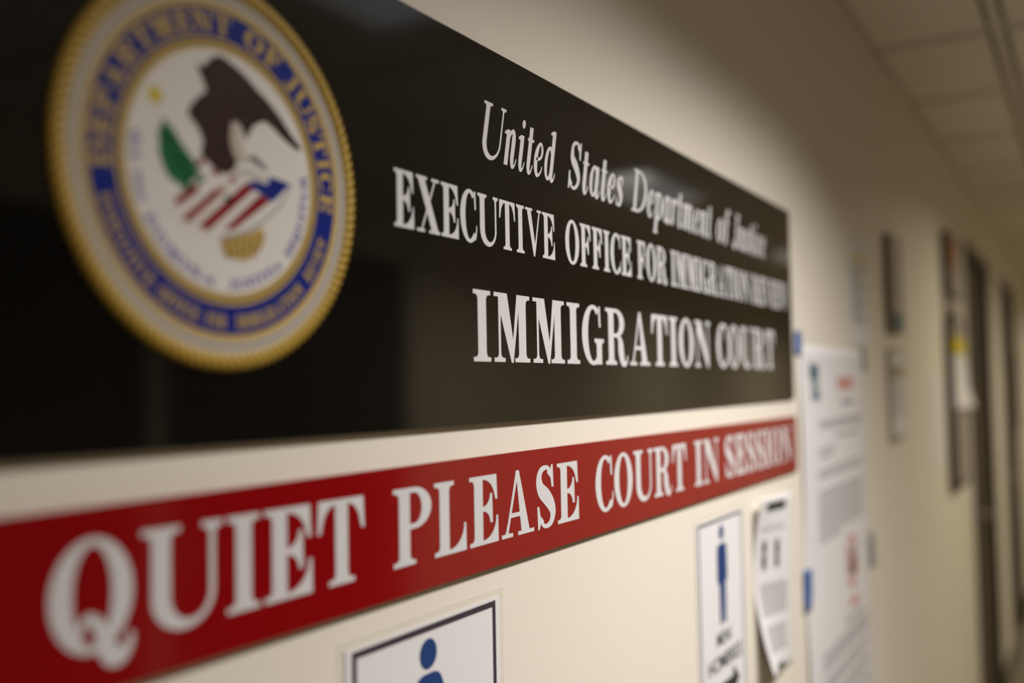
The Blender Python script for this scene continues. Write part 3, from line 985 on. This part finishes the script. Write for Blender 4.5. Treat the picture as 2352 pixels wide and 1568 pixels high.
def tape(label, pts, m, off0, off1):
    """pts: four wall points; the strip lies on wall and paper"""
    bm = bmesh.new()
    n = 8
    g = []
    for j in range(n + 1):
        row = []
        for i in range(n + 1):
            u, v = i / n, j / n
            x = (pts[0][0] * (1 - u) + pts[1][0] * u) * (1 - v) + (pts[3][0] * (1 - u) + pts[2][0] * u) * v
            z = (pts[0][1] * (1 - u) + pts[1][1] * u) * (1 - v) + (pts[3][1] * (1 - u) + pts[2][1] * u) * v
            row.append(bm.verts.new((x, -(off0 + (off1 - off0) * u) - .0006 * math.sin(9 * v + 3 * u), CZ + z)))
        g.append(row)
    for j in range(n):
        for i in range(n):
            bm.faces.new((g[j][i], g[j + 1][i], g[j + 1][i + 1], g[j][i + 1]))
    for f in bm.faces:
        f.smooth = True
    o = put('masking_tape', mesh_of(bm, 'masking_tape'), m)
    o.modifiers.new('thickness', 'SOLIDIFY').thickness = .0003
    return tag(o, label, 'tape', 'strips of tape on the large poster')


tape("blue masking tape at the poster's upper left corner beside black sign", [(1.868, .096), (1.905, .097), (1.902, .050), (1.866, .052)], M['tape'], .0012, .0050)
tape("blue masking tape halfway down the poster's left edge", [(1.874, -.348), (1.922, -.352), (1.908, -.425), (1.876, -.428)], M['tape'], .0030, .0075)
tape("greyish tape strip at the poster's upper right corner", [(2.462, .084), (2.515, .086), (2.550, .028), (2.495, .026)], M['tapeg'], .0030, .0020)
tape("greyish tape strip on the poster's right edge beside the prohibition symbol", [(2.490, -.362), (2.560, -.366), (2.566, -.448), (2.492, -.444)], M['tapeg'], .0035, .0020)


# ------------------------------------------------------------------ smaller notices farther along
def sheet(name, label, x0, x1, z0, z1, m, group=None, dep=.0015, cat='notice'):
    t = thing(name, label, cat, group=group)
    boxes('sheet', [(x0, x1, -dep, -.0002, CZ + z0, CZ + z1)], m, t)
    return t


a = sheet('paper_notice', 'white printed page high on wall above the large poster', 2.362, 2.585, .085, .345, M['paper'])
flat('printed_text', [rect(2.385, .268 - .013 * k, 2.565 - .03 * (k % 3), .274 - .013 * k) for k in range(11)], M['inkg'], a, .0018)['kind'] = 'stuff'
flat('yellow_line', [rect(2.40, .287, 2.56, .300)], M['yellow'], a, .0018)

t = thing('framed_notice', 'thin brown framed notice with dark blue foot, right of white page', 'notice')
x0, x1, z0, z1 = 2.825, 3.020, .134, .398
boxes('frame', [(x0, x1, -.018, -.0002, CZ + z0, CZ + z1)], M['plasticb'], t, .001)
flat('sheet', [rect(x0 + .006, z0 + .006, x1 - .006, z1 - .006)], M['sheet'], t, .0184)
flat('blue_foot', [rect(x0 + .03, z0 + .010, x1 - .012, z0 + .055)], M['teal'], t, .0188)
flat('printed_text', [rect(x0 + .03, z1 - .05 - .016 * k, x1 - .03, z1 - .043 - .016 * k) for k in range(9)], M['sheetd'], t, .0188)['kind'] = 'stuff'

t = thing('paper_notice', 'pale notice in clear holder below the brown framed notice', 'notice')
x0, x1, z0, z1 = 2.815, 3.020, -.160, .085
boxes('holder', [(x0, x1, -.012, -.0002, CZ + z0, CZ + z1)], M['clear'], t, .001)
flat('sheet', [rect(x0 + .01, z0 + .01, x1 - .004, z0 + .165)], M['paper'], t, .0124)
flat('heading', [rect(x0 + .02, z1 - .045, x1 - .02, z1 - .008)], M['paper'], t, .0124)
flat('printed_text', [rect(x0 + .03, z0 + .15 - .013 * k, x1 - .03, z0 + .155 - .013 * k) for k in range(8)], M['inkg'], t, .0128)['kind'] = 'stuff'

sheet('paper_notice', 'plain white sheet on wall left of the tall black notice board', 3.61, 3.92, -.290, .002, M['paper'])

t = thing('notice_board', 'short black framed board with orange card, uppermost by the first door', 'board', group='black boards by the first door')
x0, x1, z0, z1 = 4.03, 4.42, .318, .560
boxes('frame', [(x0, x1, -.028, -.0002, CZ + z0, CZ + z1)], M['plastic'], t, .002)
flat('sheet', [rect(x0 + .012, z0 + .012, x1 - .012, z1 - .012)], M['sheetd'], t, .0284)
flat('orange_card', [rect(x0 + .03, z1 - .13, x0 + .19, z1 - .02)], M['orange'], t, .0290)

t = thing('room_number_plate', 'small white plate between the two black notice boards', 'sign')
boxes('plate', [(4.03, 4.42, -.026, -.0002, CZ + .262, CZ + .306)], M['sheet'], t, .002)

t = thing('notice_board', 'tall black framed board with yellow card and white paper', 'board', group='black boards by the first door')
x0, x1, z0, z1 = 4.03, 4.46, -.415, .240
boxes('frame', [(x0, x1, -.030, -.0002, CZ + z0, CZ + z1)], M['plastic'], t, .002)
flat('sheet', [rect(x0 + .014, z0 + .02, x1 - .004, z1 - .014)], M['sheetd'], t, .0304)
flat('yellow_card', [rect(x0 + .02, .098, x1 - .03, .160)], M['yellow'], t, .0310)


def flap(u, v, off=0.0):
    return (4.055 + .37 * u, -.031 - .03 * v * v * u - off, CZ + .094 - .205 * v)


patch('white_paper', [(0, 0, 1, 1)], M['paper'], t, flap, .0003, 10)

t = thing('paper_notice', 'pale notice on wall just beyond the second dark door', 'notice')
boxes('sheet', [(7.92, 8.20, -.010, -.0002, CZ - .36, CZ + .18)], M['clear'], t, .001)
flat('heading', [rect(7.93, .0, 8.18, .16)], M['sheet'], t, .0104)
t = thing('light_switch', 'small pale wall switch above the farthest notice', 'switch')
boxes('plate', [(8.0, 8.08, -.006, -.0002, CZ + .235, CZ + .35)], M['paper'], t, .002)
boxes('toggle', [(8.03, 8.05, -.014, -.0055, CZ + .275, CZ + .31)], M['paper'], t, .002)
